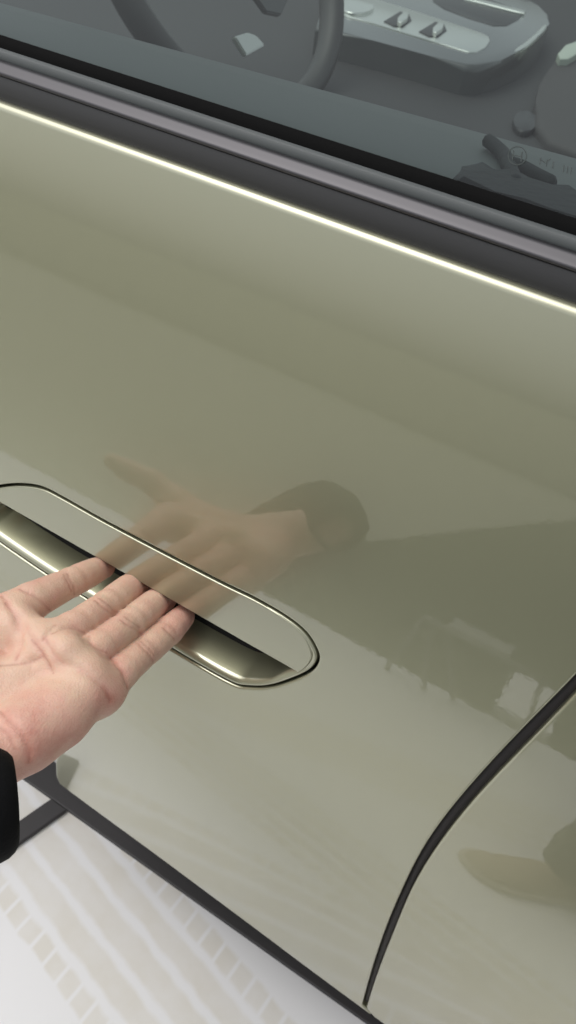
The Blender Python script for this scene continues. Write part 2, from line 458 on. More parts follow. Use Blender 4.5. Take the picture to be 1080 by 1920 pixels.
# gap wider at the rear end
xmax = PILL[:, 0].max(); xmin = PILL[:, 0].min()
gw = np.interp(PILL[:, 0], [xmin, xmax-.05, xmax-.012, xmax], [.0021, .0021, .0034, .0055])
inner = inset(PILL, gw)
side = (inner-ch0) @ cn
flap = [tuple(p) for p, s in zip(inner, side) if s > 0]
# rotate so the list is contiguous
ids = [i for i, s in enumerate(side) if s > 0]
br = [k for k in range(len(ids)) if ids[k]-ids[k-1] not in (1,)]
st = br[-1] if len(br) and br[-1] != 0 else 0
order = ids[st:]+ids[:st]
fl_arc = [inner[i] for i in order]
a0, a1 = fl_arc[-1], fl_arc[0]
sag = [a0+(a1-a0)*t_ for t_ in np.linspace(0, 1, 60)[1:-1]]
flap_loop = np.array(fl_arc+sag)
FLAPM = PAINT
fo_ = panel('handle_flap', flap_loop, [], None, handle, FLAPM, grid=.006, flange=.006, R_edge=.0011, step=.0014)
# cup: rim, wall and floor lofted from the pill outline
cupP = inset(PILL, np.full(len(PILL), .0019)); cupP = resample(cupP, .0025)
if area(cupP) < 0: cupP = cupP[::-1]
cc = cupP.mean(0)
ND = outward(cupP)
prof = [(0.0, .012), (0, .004), (.0001, .0016), (.0004, .0007), (.0010, .0003)]
prof += [(.0010+.0058*math.sin(a), .0003+.0058*(1-math.cos(a))) for a in np.linspace(.12, 1.22, 9)]
e9, d9 = prof[-1]
prof += [(e9+.0210*t_, d9+.0355*math.sin(t_*math.pi/2*.95)) for t_ in np.linspace(.06, 1, 14)]
V, Fc = [], []
n = len(cupP)
width = .034
def inset_safe(P, e):
    # shrink towards the medial segment so that rings never cross
    x0, x1 = P[:, 0].min()+.030, P[:, 0].max()-.030
    xs = np.clip(P[:, 0], x0, x1)
    zmid = np.interp(xs, *MID)
    c = np.stack([xs, zmid], 1); d = np.linalg.norm(P-c, axis=1)
    k = np.clip(1-e/np.maximum(d, 1e-6), .12, 1)
    return c+(P-c)*k[:, None]
_xs = np.linspace(cupP[:, 0].min()+.004, cupP[:, 0].max()-.004, 40)
_up = []
for xv in _xs:
    zz = []
    for p, q in zip(cupP, np.roll(cupP, -1, 0)):
        if (p[0]-xv)*(q[0]-xv) <= 0 and p[0] != q[0]: zz.append(p[1]+(q[1]-p[1])*(xv-p[0])/(q[0]-p[0]))
    _up.append((max(zz)+min(zz))/2)
MID = (_xs, np.array(_up))
for e, dep in prof:
    Pq = inset_safe(cupP, e)
    for q in Pq: V.append(P3(q[0], q[1], dep))
m = len(prof); cut = [i for i, (e, d_) in enumerate(prof) if i > 3 and d_ > .0245][0]
def rings_mesh(name, i0, i1, close, m_):
    bm = bmesh.new(); vs = {}
    for i in range(i0, i1+1):
        for j in range(n): vs[i, j] = bm.verts.new(V[i*n+j])
    for i in range(i0, i1):
        for j in range(n): bm.faces.new((vs[i, j], vs[i+1, j], vs[i+1, (j+1) % n], vs[i, (j+1) % n]))
    if close:
        bmesh.ops.triangle_fill(bm, edges=[bm.edges.get((vs[i1, j], vs[i1, (j+1) % n])) for j in range(n)], use_beauty=True)
    return adopt(from_bm(name, bm, m_), handle)
rings_mesh('handle_cup', 0, cut, False, PAINT)
rings_mesh('cup_liner', cut, m-1, True, CUP_SHADE)  # deep rings coloured black for the shade under the flap
# black gasket at the bottom of the gap
g0 = inset(PILL, np.full(len(PILL), -.004)); g1 = inset(PILL, np.full(len(PILL), .0035))
V = [P3(p[0], p[1], .0075) for p in g0]+[P3(p[0], p[1], .0075) for p in g1]; n = len(PILL)
adopt(mesh('handle_gasket', V, [(j, j+n, (j+1) % n+n, (j+1) % n) for j in range(n)], DARKGAP), handle)

# ---- belt mouldings, seen in section (offsets in metres from the crease)
xs_ = list(np.linspace(-1.3, 1.1, 49))   # the mouldings follow the crease
yb = sy(zbelt(0))
path = [(x, sy(zbelt(x))+.004, zbelt(x)) for x in xs_]
def strip(name, prof, m, parent=car, closed=True): return adopt(sweep(name, prof, path, m, closed_prof=closed), parent)
# positions of the belt lines as offsets, by unprojecting their pixels at the middle of the photograph on guessed inward offsets
def off(py, dy, px=540):
    p = on_y(px, py, yb+.004+dy); return (dy, p[2]-zbelt(p[0]))
def lines():
    return dict(m0=off(379, .003), m1=off(325, .0035), t0=off(323, .002), t1=off(291, .010), l0=off(289, .0105), l1=off(266, .014), k0=off(263, .016), k1=off(238, .020), g0=off(236, .022))
LN = lines(); print('belt lines', {k: (round(a, 4), round(b, 4)) for k, (a, b) in LN.items()})
m0, m1, t0, t1, l0, l1, k0_, k1, g0_ = [LN[k] for k in ('m0', 'm1', 't0', 't1', 'l0', 'l1', 'k0', 'k1', 'g0')]
dz = .0
strip('waist_seal', [(m0[0]+.010, m0[1]-.012), (m0[0], m0[1]-.010), (m0[0]-.0003, m0[1]-.001), (m1[0]-.0003, m1[1]-.0012), (m1[0]+.001, m1[1]), (m1[0]+.012, m1[1])], SATIN)
strip('bright_waist_trim', [(t0[0]+.012, t0[1]-.004), (t0[0]+.0004, t0[1]-.0010), (t0[0]+.0003, t0[1]+.0004), (t0[0]+.0011, t0[1]+.0013), (t0[0]+(t1[0]-t0[0])*.33, t0[1]+(t1[1]-t0[1])*.40), (t0[0]+(t1[0]-t0[0])*.66, t0[1]+(t1[1]-t0[1])*.72), (t1[0]-.0005, t1[1]-.0002), (t1[0], t1[1]-.0006), (t1[0]+.001, t1[1]-.004)], GLOSSTRIM)
strip('inner_waist_lip', [(l0[0]+.002, l0[1]-.008), (l0[0], l0[1]+.0004), (l0[0]+(l1[0]-l0[0])*.45, l0[1]+(l1[1]-l0[1])*.65), (l1[0], l1[1]), (l1[0]+.003, l1[1]-.008)], LIPTRIM)
strip('glass_run_seal', [(k0_[0]-.001, k0_[1]-.010), (k0_[0], k0_[1]-.003), (k0_[0]+.002, k0_[1]+.0006), (k1[0], k1[1]), (k1[0]+.002, k1[1]-.0005), (k1[0]+.003, k1[1]-.010)], DARKGAP)

# ---- side window
def glass_material():
    m = bpy.data.materials.new('tinted_glass'); m.use_nodes = True; t = m.node_tree; t.nodes.clear()
    o = t.nodes.new('ShaderNodeOutputMaterial'); tr = t.nodes.new('ShaderNodeBsdfTransparent'); gl = t.nodes.new('ShaderNodeBsdfGlossy')
    tr.inputs[0].default_value = (.56, .64, .61, 1); gl.inputs[0].default_value = (.9, .93, .93, 1); gl.inputs['Roughness'].default_value = .01
    fr = t.nodes.new('ShaderNodeFresnel'); fr.inputs[0].default_value = 1.5
    mx = t.nodes.new('ShaderNodeMixShader'); t.links.new(fr.outputs[0], mx.inputs[0])
    t.links.new(tr.outputs[0], mx.inputs[1]); t.links.new(gl.outputs[0], mx.inputs[2]); t.links.new(mx.outputs[0], o.inputs[0])
    return m
GLASS = glass_material()
gy, gz = yb+.004+g0_[0], g0_[1]
V, Fc = [], []
LEAN = math.radians(24)
gx = np.linspace(-1.1, .9, 41); gh = np.linspace(-.03, .36, 14)
for x in gx:
    for h in gh:
        V.append((x, gy+.0015+math.sin(LEAN)*h+.10*h*h, zbelt(x)+gz+math.cos(LEAN)*h))
k = len(gh)
for i in range(len(gx)-1):
    for j in range(k-1): Fc.append((i*k+j, i*k+k+j, i*k+k+j+1, i*k+j+1))
glass = adopt(mesh('side_window', V, Fc, GLASS), car)
ZB = zbelt(-.2)+gz

# dark cabin behind the glass
def bev_poly(name, pts, z0, z1, m, parent, bev=.004, seg=3):
    bm = bmesh.new(); P = np.array(pts, float)[:, :2]
    if area(P) < 0: P = P[::-1]
    lo = [bm.verts.new((p[0], p[1], z0)) for p in P]; hi = [bm.verts.new((p[0], p[1], z1)) for p in P]
    top = bm.faces.new(hi); bm.faces.new(lo[::-1]); n = len(P)
    for i in range(n): bm.faces.new((lo[i], lo[(i+1) % n], hi[(i+1) % n], hi[i]))
    if bev: bmesh.ops.bevel(bm, geom=list(top.edges), offset=bev, segments=seg, affect='EDGES', profile=.5)
    o = from_bm(name, bm, m, smooth=True); me = o.data
    try: me.set_sharp_from_angle(angle=math.radians(40))
    except Exception: pass
    return adopt(o, parent)
PADM = simple('grey_door_pad', (.17, .185, .18), .55, bump=.08, bscale=700)
CABIN = simple('charcoal_cabin_trim', (.033, .033, .034), .62, bump=.08, bscale=500)
CONS = simple('satin_console', (.055, .060, .060), .24, coat=.6)
SILV = simple('brushed_silver', (.72, .74, .70), .28, metal=.85, bump=.05, bscale=300)
DKPL = simple('dark_plastic', (.02, .02, .021), .4)
padz = ZB-.010
pe = [on_z(px, py, padz) for px, py in ((0, 5), (540, 152), (1080, 297))]
py_ = np.mean([p[1] for p in pe]); print('pad', pe)
pf = np.polyfit([p[0] for p in pe], [p[1] for p in pe], 1)
V, Fc = [], []
px_s = np.linspace(-1.2, .95, 40)
prof_pad = lambda ye: [(gy+.006, padz-.02), (gy+.010, padz-.004), (gy+.014, padz-.001)]+[(gy+.014+(ye-gy-.014)*k, padz+.004*math.sin(k*math.pi)*(1-k)) for k in (.2, .4, .6, .8)]+[(ye, padz), (ye+.004, padz-.003), (ye+.006, padz-.012), (ye+.006, padz-.26)]
for x in px_s: V += [(x, a, b) for a, b in prof_pad(np.polyval(pf, x))]
k = 11
k = len(prof_pad(.2))
for i in range(len(px_s)-1):
    for j in range(k-1): Fc.append((i*k+j, i*k+j+1, i*k+k+j+1, i*k+k+j))
adopt(mesh('door_pad', V, [f[::-1] for f in Fc], PADM), car)
# cabin trim: a soft dark upholstered surface
ZT = ZB-.165
V, Fc = [], []
ux = np.linspace(-1.6, 1.4, 90); uy = np.linspace(py_+.01, 2.0, 70)
for x in ux:
    for y in uy:
        z = ZT + .010*math.sin(x*5.0+1)*math.sin(y*6)-.05*math.exp(-((y-py_)/.10)**2) + .10*max(0, y-1.25)
        V.append((x, y, z))
k = len(uy)
for i in range(len(ux)-1):
    for j in range(k-1): Fc.append((i*k+j, i*k+k+j, i*k+k+j+1, i*k+j+1))
adopt(mesh('cabin_trim', V, Fc, CABIN), car)
# armrest console with its switches
ZC = ZT+.045
con_px = [(622, -40), (606, 0), (592, 47), (700, 76), (800, 103), (872, 122), (900, 124), (940, 113), (980, 92), (1012, 66), (1030, 45), (1034, 28), (1018, 12), (985, -8), (900, -40)]
con = [on_z(x, y, ZC) for x, y in con_px]
console = bev_poly('armrest_console', con, ZT-.03, ZC, CONS, car, bev=.009, seg=4)
inl = [on_z(x, y, ZC+.0015) for x, y in [(650, -14), (633, 4), (634, 20), (652, 30), (700, 44), (800, 74), (878, 97), (894, 97), (910, 88), (919, 76), (916, 68), (905, 62), (850, 44), (760, 15), (700, -4)]]
bev_poly('switch_strip', inl, ZC-.004, ZC+.0015, SILV, console, bev=.0012)
rec = [on_z(x, y, ZC+.001) for x, y in [(810, -30), (812, 2), (832, 16), (880, 34), (925, 48), (950, 48), (972, 36), (986, 22), (900, -8)]]
bev_poly('console_tray', rec, ZC-.004, ZC+.0008, DKPL, console, bev=.001)
rail = [on_z(x, y, ZC+.004) for x, y in [(880, -8), (985, 20), (984, 25), (970, 22), (870, -3)]]
bev_poly('tray_rail', rail, ZC-.004, ZC+.004, SILV, console, bev=.0012)
for (sx_, sy_) in ((748, 34), (814, 53)):
    base = [on_z(sx_+a, sy_+b, ZC+.004) for a, b in [(-28, 4), (2, -14), (20, -8), (24, 2), (8, 14), (-10, 13)]]
    sw = bev_poly('window_switch', base, ZC-.002, ZC+.0035, DKPL, console, bev=.0015)
    lev = [on_z(sx_+a, sy_+b, ZC+.008) for a, b in [(-2, -1), (10, -13), (19, -9), (16, 1), (4, 9), (-2, 7)]]
    bev_poly('window_switch', lev, ZC+.002, ZC+.009, SILV, console, bev=.0015)
kn = [on_z(670+30*math.cos(a), 14+13*math.sin(a), ZC+.004) for a in np.linspace(0, 2*math.pi, 25)[:-1]]
knob = bev_poly('mirror_knob', kn, ZC, ZC+.006, SILV, console, bev=.002)
def edge_line(name, pxs, z, r, m, parent):
    P = [Vector(on_z(x, y, z)) for x, y in catmull(pxs, 5)]; V, Fc = [], []; n = 8
    for i, p in enumerate(P):
        d = (P[min(i+1, len(P)-1)]-P[max(i-1, 0)]).normalized(); u = d.cross(Vector((0, 0, 1))).normalized(); v = u.cross(d); r_ = r*min(1, .3+i*.25, .3+(len(P)-1-i)*.25)
        for j in range(n): V.append(p+(u*math.cos(2*math.pi*j/n)+v*math.sin(2*math.pi*j/n))*r_)
    for i in range(len(P)-1):
        for j in range(n): Fc.append((i*n+j, i*n+(j+1) % n, (i+1)*n+(j+1) % n, (i+1)*n+j))
    return adopt(mesh(name, V, Fc, m), parent)
edge_line('console_rim', [(596, 47), (700, 76), (800, 103), (884, 124)], ZC-.004, .0030, simple('grey_rim', (.34, .34, .33), .3, metal=.6), console)  # grey tube added as the highlight along the console's lower edge
edge_line('console_rim', [(956, 106), (985, 87), (1012, 63), (1026, 45)], ZC-.003, .0048, SILV, console)  # silver tube added as the highlight on the rounded end
# seat at the right with its seam, buckle and knob
ZSEAT = ZT+.004
st_px = [(1052, 104), (1030, 130), (1012, 158), (1004, 190), (1003, 230), (1030, 262), (1100, 290), (1400, 380), (1500, 150), (1180, 40)]
bev_poly('seat_bolster', [on_z(x, y, ZSEAT+.012) for x, y in st_px], ZT-.05, ZSEAT+.012, simple('charcoal_seat_cloth', (.05, .047, .047), .7, bump=.3, bscale=600), car, bev=.008, seg=4)
bev_poly('seat_buckle', [on_z(x, y, ZSEAT+.022) for x, y in [(1046, 100), (1060, 84), (1110, 66), (1120, 78), (1066, 110), (1050, 110)]], ZSEAT, ZSEAT+.022, simple('pale_plastic', (.42, .47, .40), .4), car, bev=.002)
bev_poly('seat_knob', [on_z(985+22*math.cos(a), 226+20*math.sin(a), ZT+.012) for a in np.linspace(0, 2*math.pi, 25)[:-1]], ZT-.02, ZT+.012, DKPL, car, bev=.003)
# steering wheel
def torus(name, c, nrm, R0, r0, m, parent, n=72, k=14):
    nrm = Vector(nrm).normalized(); q = nrm.to_track_quat('Z', 'Y'); V, Fc = [], []
    for i in range(n):
        a = 2*math.pi*i/n
        for j in range(k):
            b = 2*math.pi*j/k
            V.append(Vector(c)+q @ Vector(((R0+r0*math.cos(b))*math.cos(a), (R0+r0*math.cos(b))*math.sin(a), r0*1.2*math.sin(b))))
    for i in range(n):
        for j in range(k): Fc.append((i*k+j, ((i+1) % n)*k+j, ((i+1) % n)*k+(j+1) % k, i*k+(j+1) % k))
    return adopt(mesh(name, V, Fc, m), parent)
wc = Vector(on_y(425, -95, .62)); wn = Vector((.80, -.12, .55)).normalized()
wheel = torus('steering_wheel', wc, wn, .175, .0145, simple('wheel_leather', (.044, .045, .045), .5, bump=.2, bscale=500), car)
def on_plane(px, py, c, n):
    v = Vector(ray(px, py)); return Vector(C)+v*((c-Vector(C)).dot(n)/v.dot(n))
def plate(name, pxs, c, n, th, m, parent):
    P = [on_plane(x, y, c, n) for x, y in pxs]; bm = bmesh.new()
    a = [bm.verts.new(p) for p in P]; b = [bm.verts.new(p-n*th) for p in P]; k = len(P)
    bm.faces.new(a); bm.faces.new(b[::-1])
    for i in range(k): bm.faces.new((a[i], b[i], b[(i+1) % k], a[(i+1) % k]))
    bmesh.ops.recalc_face_normals(bm, faces=bm.faces)
    bmesh.ops.bevel(bm, geom=bm.edges[:], offset=.0015, segments=2, affect='EDGES')
    return adopt(from_bm(name, bm, m, smooth=False), parent)
plate('wheel_spoke', [(440, 68), (466, 60), (482, 66), (498, 84), (462, 104)], wc+wn*.016, wn, .008, SILV, wheel)
plate('wheel_spoke', [(470, -20), (545, -12), (528, 28), (500, 22)], wc+wn*.012, wn, .008, CONS, wheel)
# dark solid on the pad, standing in for a reflection in the glass
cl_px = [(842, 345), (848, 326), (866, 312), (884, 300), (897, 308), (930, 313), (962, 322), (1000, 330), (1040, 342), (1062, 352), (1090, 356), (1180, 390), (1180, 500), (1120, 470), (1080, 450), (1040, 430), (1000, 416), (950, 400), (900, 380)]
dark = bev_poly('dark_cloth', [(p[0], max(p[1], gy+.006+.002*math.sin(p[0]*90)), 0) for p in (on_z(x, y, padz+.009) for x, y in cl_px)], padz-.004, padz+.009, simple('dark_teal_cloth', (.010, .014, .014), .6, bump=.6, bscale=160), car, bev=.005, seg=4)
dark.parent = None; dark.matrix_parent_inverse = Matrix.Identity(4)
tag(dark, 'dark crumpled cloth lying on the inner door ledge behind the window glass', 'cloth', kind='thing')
def tube(name, pts, r, m, parent, n=8):
    P = [Vector(p) for p in pts]; V, Fc = [], []
    for i, p in enumerate(P):
        d = (P[min(i+1, len(P)-1)]-P[max(i-1, 0)]).normalized(); u = d.cross(Vector((0, 0, 1))).normalized(); v = u.cross(d)
        rr_ = r*(.5 if i in (0, len(P)-1) else 1)
        for j in range(n): V.append(p+(u*math.cos(2*math.pi*j/n)+v*math.sin(2*math.pi*j/n))*rr_)
    for i in range(len(P)-1):
        for j in range(n): Fc.append((i*n+j, i*n+(j+1) % n, (i+1)*n+(j+1) % n, (i+1)*n+j))
    Fc += [tuple(range(n))[::-1], tuple(range((len(P)-1)*n, len(P)*n))]
    return adopt(mesh(name, V, Fc, m), parent)
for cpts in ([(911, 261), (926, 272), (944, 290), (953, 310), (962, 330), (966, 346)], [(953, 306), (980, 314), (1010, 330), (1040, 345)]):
    tube('drawstring', [on_z(x, y, padz+.006) for x, y in catmull(cpts, 4)], .0042, bpy.data.materials['dark_teal_cloth'], dark)  # dark streaks of the same stand-in reflection
# etched mark on the glass
def on_glass(px, py, out=.0006):
    v = ray(px, py); s_ = np.linspace(.3, .8, 5001); P = C+s_[:, None]*v
    h = (P[:, 2]-(np.polyval(_bc, P[:, 0])+gz))/math.cos(LEAN)
    g_ = P[:, 1]-(gy+.0015+math.sin(LEAN)*h+.10*h*h)+out
    return P[int(np.argmax(g_ > 0))]
ETCH = simple('etched_grey', (.075, .085, .083), .8, spec=.1)
def stroke(bm, pts, wd):
    P = [np.array(p, float) for p in pts]
    for a, b in zip(P[:-1], P[1:]):
        d = (b-a)/np.linalg.norm(b-a); nn = np.array((-d[1], d[0]))*wd/2; d = d*wd*.3
        bm.faces.new([bm.verts.new(on_glass(*q)) for q in (a-d+nn, b+d+nn, b+d-nn, a-d-nn)])
bm = bmesh.new()
stroke(bm, [(970+17*math.cos(a), 292+17*math.sin(a)) for a in np.linspace(0, 2*math.pi, 25)], 2.0)
stroke(bm, [(963, 282), (961, 300)], 2.2); stroke(bm, [(979, 285), (977, 303)], 2.2); stroke(bm, [(962, 291), (978, 294)], 2.2)
for x0 in (1014, 1026, 1038): stroke(bm, [(x0, 296+(x0-1014)*.3), (x0-2, 308+(x0-1014)*.3)], 2.0)
stroke(bm, [(1024, 304), (1032, 298)], 1.8); stroke(bm, [(1014, 300), (1022, 305)], 1.8)
for x0 in (1058, 1065, 1072): stroke(bm, [(x0, 310+(x0-1058)*.3), (x0-2, 322+(x0-1058)*.3)], 2.0)
adopt(from_bm('etched_mark', bm, ETCH, smooth=False), glass)

# ------------------------------------------------------------------ surroundings that the paint mirrors
WALLM = simple('pale_render_wall', (.62, .60, .50), .85, bump=.2, bscale=20, var=.12)
wl = slab('garden_wall', -14, 16, -9.3, -9.0, -.05, .85, WALLM); tag(wl, 'long low pale rendered wall far across the dark ground', 'wall', kind='thing')  # out of view, height and tone set for its reflection in the door
TURF = simple('dark_turf', (.022, .030, .016), .9, bump=.8, bscale=90, var=.5)
bm = bmesh.new()
_tp = [(-.95, FLOOR_EDGE-.004), (-.80, -2.0), (-.70, -2.6), (-.60, -3.4), (-.42, -4.9), (-.2, -6.5), (4.5, -7.5), (4.5, FLOOR_EDGE-.004)]  # unseen patch, outline shaped to darken what the door mirrors
_a = [bm.verts.new((x, y, -.047)) for x, y in _tp]; _b = [bm.verts.new((x, y, -.012)) for x, y in _tp]
bm.faces.new(_a); bm.faces.new(_b)
for i in range(len(_tp)): bm.faces.new((_a[i], _a[(i+1) % len(_tp)], _b[(i+1) % len(_tp)], _b[i]))
tf = from_bm('turf_strip', bm, TURF, smooth=False); tag(tf, 'dark green turf strip along the outer edge of the floor', kind='structure')
WHITE = simple('white_card', (.78, .77, .75), .6); GREYM = simple('grey_painted_steel', (.27, .27, .25), .5)
bx = slab('white_carton', -.035, .10, -1.66, -1.33, -.0115, .03, WHITE, bev=.003); tag(bx, 'low white carton lying on the turf, mirrored beside the door seam', 'box', kind='thing')
def rod(name, p, q, r, m, parent=None, n=10):
    p, q = Vector(p), Vector(q); d = (q-p).normalized(); u = d.orthogonal().normalized(); v = d.cross(u); V, Fc = [], []
    for c in (p, q):
        for j in range(n): V.append(c+(u*math.cos(2*math.pi*j/n)+v*math.sin(2*math.pi*j/n))*r)
    for j in range(n): Fc.append((j, (j+1) % n, n+(j+1) % n, n+j))
    Fc += [tuple(range(n))[::-1], tuple(range(n, 2*n))]
    o = mesh(name, V, Fc, m); return adopt(o, parent) if parent else o
stool = empty('step_stool', (-.1, -1.3, 0)); tag(stool, 'low grey step stool with thin splayed legs standing on the floor edge', 'stool', kind='thing')
for p, q in (((-.25, -1.245, .2), (-.285, -1.235, .0)), ((-.235, -1.25, .2), (-.19, -1.24, .0)), ((.03, -1.225, .2), (.05, -1.20, .0)), ((-.20, -1.26, .2), (-.12, -1.27, .0))): rod('leg', p, q, .006, GREYM, stool)
rod('rail', (-.255, -1.245, .203), (.05, -1.22, .203), .0065, GREYM, stool)
adopt(slab('top_panel', -.20, -.05, -1.36, -1.27, .193, .204, GREYM, bev=.003), stool)

# ------------------------------------------------------------------ the hand
def pj(px, py, y): return np.array(on_y(px, py, y))
class Field:
    def __init__(s, lo, hi, h):
        s.h = h; s.lo = np.array(lo); s.n = np.ceil((np.array(hi)-s.lo)/h).astype(int)+1
        s.d = np.full(s.n, 1.0, np.float32)
    def box(s, lo, hi):
        a = np.clip(np.floor((lo-s.lo)/s.h).astype(int), 0, s.n-1); b = np.clip(np.ceil((hi-s.lo)/s.h).astype(int)+1, 1, s.n)
        ax = [s.lo[i]+s.h*np.arange(a[i], b[i], dtype=np.float32) for i in range(3)]
        return tuple(slice(a[i], b[i]) for i in range(3)), np.meshgrid(*ax, indexing='ij')
    def cone(s, p, q, r0, r1, k, squash=None):
        mg = max(r0, r1)+.02
        sl_, (X, Y, Z) = s.box(np.minimum(p, q)-mg, np.maximum(p, q)+mg)
        d = q-p; L2 = max(float(d@d), 1e-9)
        X0, Y0, Z0 = X-p[0], Y-p[1], Z-p[2]
        t = np.clip((X0*d[0]+Y0*d[1]+Z0*d[2])/L2, 0, 1)
        ex, ey, ez = X0-t*d[0], Y0-t*d[1], Z0-t*d[2]
        dist = np.sqrt(ex*ex+ey*ey+ez*ez)
        if squash is not None:                              # (axis, factor): thinner across one direction
            ax, fc = squash; a = ex*ax[0]+ey*ax[1]+ez*ax[2]
            dist = np.sqrt(np.maximum(dist*dist-a*a, 0)+(a*fc)**2)
        v = dist-(r0+(r1-r0)*t)
        s.blend(sl_, v.astype(np.float32), k)
    def blend(s, sl_, v, k):
        a = s.d[sl_]
        if k <= 0: s.d[sl_] = np.minimum(a, v); return
        h_ = np.clip(.5+.5*(a-v)/k, 0, 1)
        s.d[sl_] = a*(1-h_)+v*h_-k*h_*(1-h_)
    def sample(s, P):
        q = (np.asarray(P)-s.lo)/s.h; i = np.clip(np.floor(q).astype(int), 0, s.n-2); f = q-i; r = 0
        for dx in (0, 1):
            for dy in (0, 1):
                for dz in (0, 1):
                    wt = (f[..., 0] if dx else 1-f[..., 0])*(f[..., 1] if dy else 1-f[..., 1])*(f[..., 2] if dz else 1-f[..., 2])
                    r = r+wt*s.d[i[..., 0]+dx, i[..., 1]+dy, i[..., 2]+dz]
        return r
    def surface(s):
        S = s.d; n = S.shape; cs = tuple(k-1 for k in n)
        neg = S < 0
        cnt = np.zeros(cs, np.int8)
        for dx in (0, 1):
            for dy in (0, 1):
                for dz in (0, 1): cnt += neg[dx:dx+cs[0], dy:dy+cs[1], dz:dz+cs[2]]
        act = np.argwhere((cnt > 0) & (cnt < 8))
        idx = np.full(cs, -1, np.int64); idx[tuple(act.T)] = np.arange(len(act))
        acc = np.zeros((len(act), 3)); num = np.zeros(len(act))
        cor = [(0, 0, 0), (1, 0, 0), (0, 1, 0), (1, 1, 0), (0, 0, 1), (1, 0, 1), (0, 1, 1), (1, 1, 1)]
        for a in range(8):
            for b in range(a+1, 8):
                if sum(abs(cor[a][i]-cor[b][i]) for i in range(3)) != 1: continue
                va = S[tuple((act+cor[a]).T)]; vb = S[tuple((act+cor[b]).T)]
                m = (va < 0) != (vb < 0); t = np.where(m, va/np.where(m, va-vb, 1), 0)
                acc += np.where(m[:, None], np.array(cor[a])+t[:, None]*(np.array(cor[b])-np.array(cor[a])), 0); num += m
        V = s.lo+(act+acc/num[:, None])*s.h
        Q = []
        for ax in range(3):
            u, v = [(1, 2), (2, 0), (0, 1)][ax]
            sa = [slice(None)]*3; sb = [slice(None)]*3; sa[ax] = slice(0, -1); sb[ax] = slice(1, None)
            ch = neg[tuple(sa)] != neg[tuple(sb)]
            E_ = np.argwhere(ch); ok = (E_[:, u] > 0) & (E_[:, v] > 0) & (E_[:, u] < cs[u]) & (E_[:, v] < cs[v]); E_ = E_[ok]
            o_ = np.zeros(3, int); ou = o_.copy(); ou[u] = 1; ov = o_.copy(); ov[v] = 1
            q = np.stack([idx[tuple((E_-ou-ov).T)], idx[tuple((E_-ov).T)], idx[tuple(E_.T)], idx[tuple((E_-ou).T)]], 1)
            fl_ = neg[tuple(E_.T)]; q[~fl_] = q[~fl_][:, ::-1]; Q.append(q)
        return V, np.concatenate(Q)
toc = lambda P: (C-P)/np.linalg.norm(C-P)
FING = dict(                                              # photo x, y; distance from the door plane; radius in photo pixels
    index=[(6, 1158, -.082, 37), (66, 1124, -.056, 31.5), (133, 1092, -.022, 26.5), (193, 1063, .018, 22)],
    middle=[(90, 1214, -.086, 37), (142, 1177, -.060, 30), (200, 1136, -.024, 27.8), (257, 1093, .0215, 25.6), (285, 1060, .040, 21)],
    ring=[(135, 1254, -.086, 37), (188, 1213, -.060, 29.8), (245, 1169, -.024, 27.8), (303, 1121, .0215, 25.4), (330, 1088, .040, 21)],
    pinky=[(180, 1299, -.085, 35), (231, 1256, -.060, 28.8), (274, 1219, -.031, 27), (313, 1186, -.004, 25.4), (343, 1156, .018, 22)])
def rr(px, py, y, rpx): return rpx*np.linalg.norm(pj(px, py, y)-C)/F
SK = {k: [(pj(x, y, d), rr(x, y, d, r)) for x, y, d, r in v] for k, v in FING.items()}
for k_, v_ in SK.items(): print(k_, [round(float(np.linalg.norm(v_[i+1][0]-v_[i][0]))*1000, 1) for i in range(len(v_)-1)])
WR = [pj(-100, 1335, -.150), pj(-75, 1366, -.153), pj(-50, 1396, -.156), pj(-24, 1422, -.158)]
print('palm', [round(float(np.linalg.norm(SK[k][0][0]-w_))*1000) for k, w_ in zip(FING, WR)])
allp = [p for v in SK.values() for p, r in v]+WR
CUFF = pj(26, 1502, -.185); fdir = np.array((-.46, -.87, -.17))
ELB = CUFF+fdir*.4
fdir = fdir/np.linalg.norm(fdir)
THB = [pj(-75, 1290, -.130), pj(-150, 1210, -.130), pj(-200, 1150, -.126), pj(-225, 1105, -.118), pj(-238, 1065, -.110)]
FA = CUFF + fdir*.03
allp += THB+[FA]
lo = np.min(allp, 0)-.045; hi = np.max(allp, 0)+.035
fld = Field(lo, hi, .00095); print('grid', fld.n)
pn = np.cross(SK['pinky'][0][0]-WR[3], SK['index'][0][0]-WR[0]); pn /= np.linalg.norm(pn)
if pn @ toc(WR[1]) < 0: pn = -pn
PN = pn
# palm
def cpx(a, b, k): fld.cone(pj(*a[:3]), pj(*b[:3]), rr(*a), rr(*b), k)
for k, w_ in zip(FING, WR):
    p = SK[k][0][0]-PN*.005
    fld.cone(w_, p, 46*np.linalg.norm(w_-C)/F, SK[k][0][1]*1.0, .012)
fld.cone(SK['index'][0][0]-PN*.003, SK['pinky'][0][0]-PN*.003, .0135, .0130, .012)
cpx((158, 1302, -.096, 41), (108, 1342, -.116, 50), .013); cpx((108, 1342, -.116, 50), (44, 1384, -.140, 53), .013); cpx((44, 1384, -.140, 53), (-24, 1422, -.158, 48), .013)
cpx((-60, 1290, -.130, 62), (-130, 1225, -.128, 52), .013); cpx((-60, 1290, -.130, 62), (-100, 1335, -.150, 54), .013)
for a, b, ra, rb in zip(THB[:-1], THB[1:], (19, 15, 12, 10.5), (15, 12, 10.5, 8)): fld.cone(a, b, ra/1000, rb/1000, .006)
# wrist and forearm
w0, w1 = WR[0], WR[3]
fld.cone((w0+WR[1])/2, FA+(w0-w1)*.05, .018, .019, .014)
fld.cone((w1+WR[2])/2, FA-(w0-w1)*.05, .0175, .019, .014)
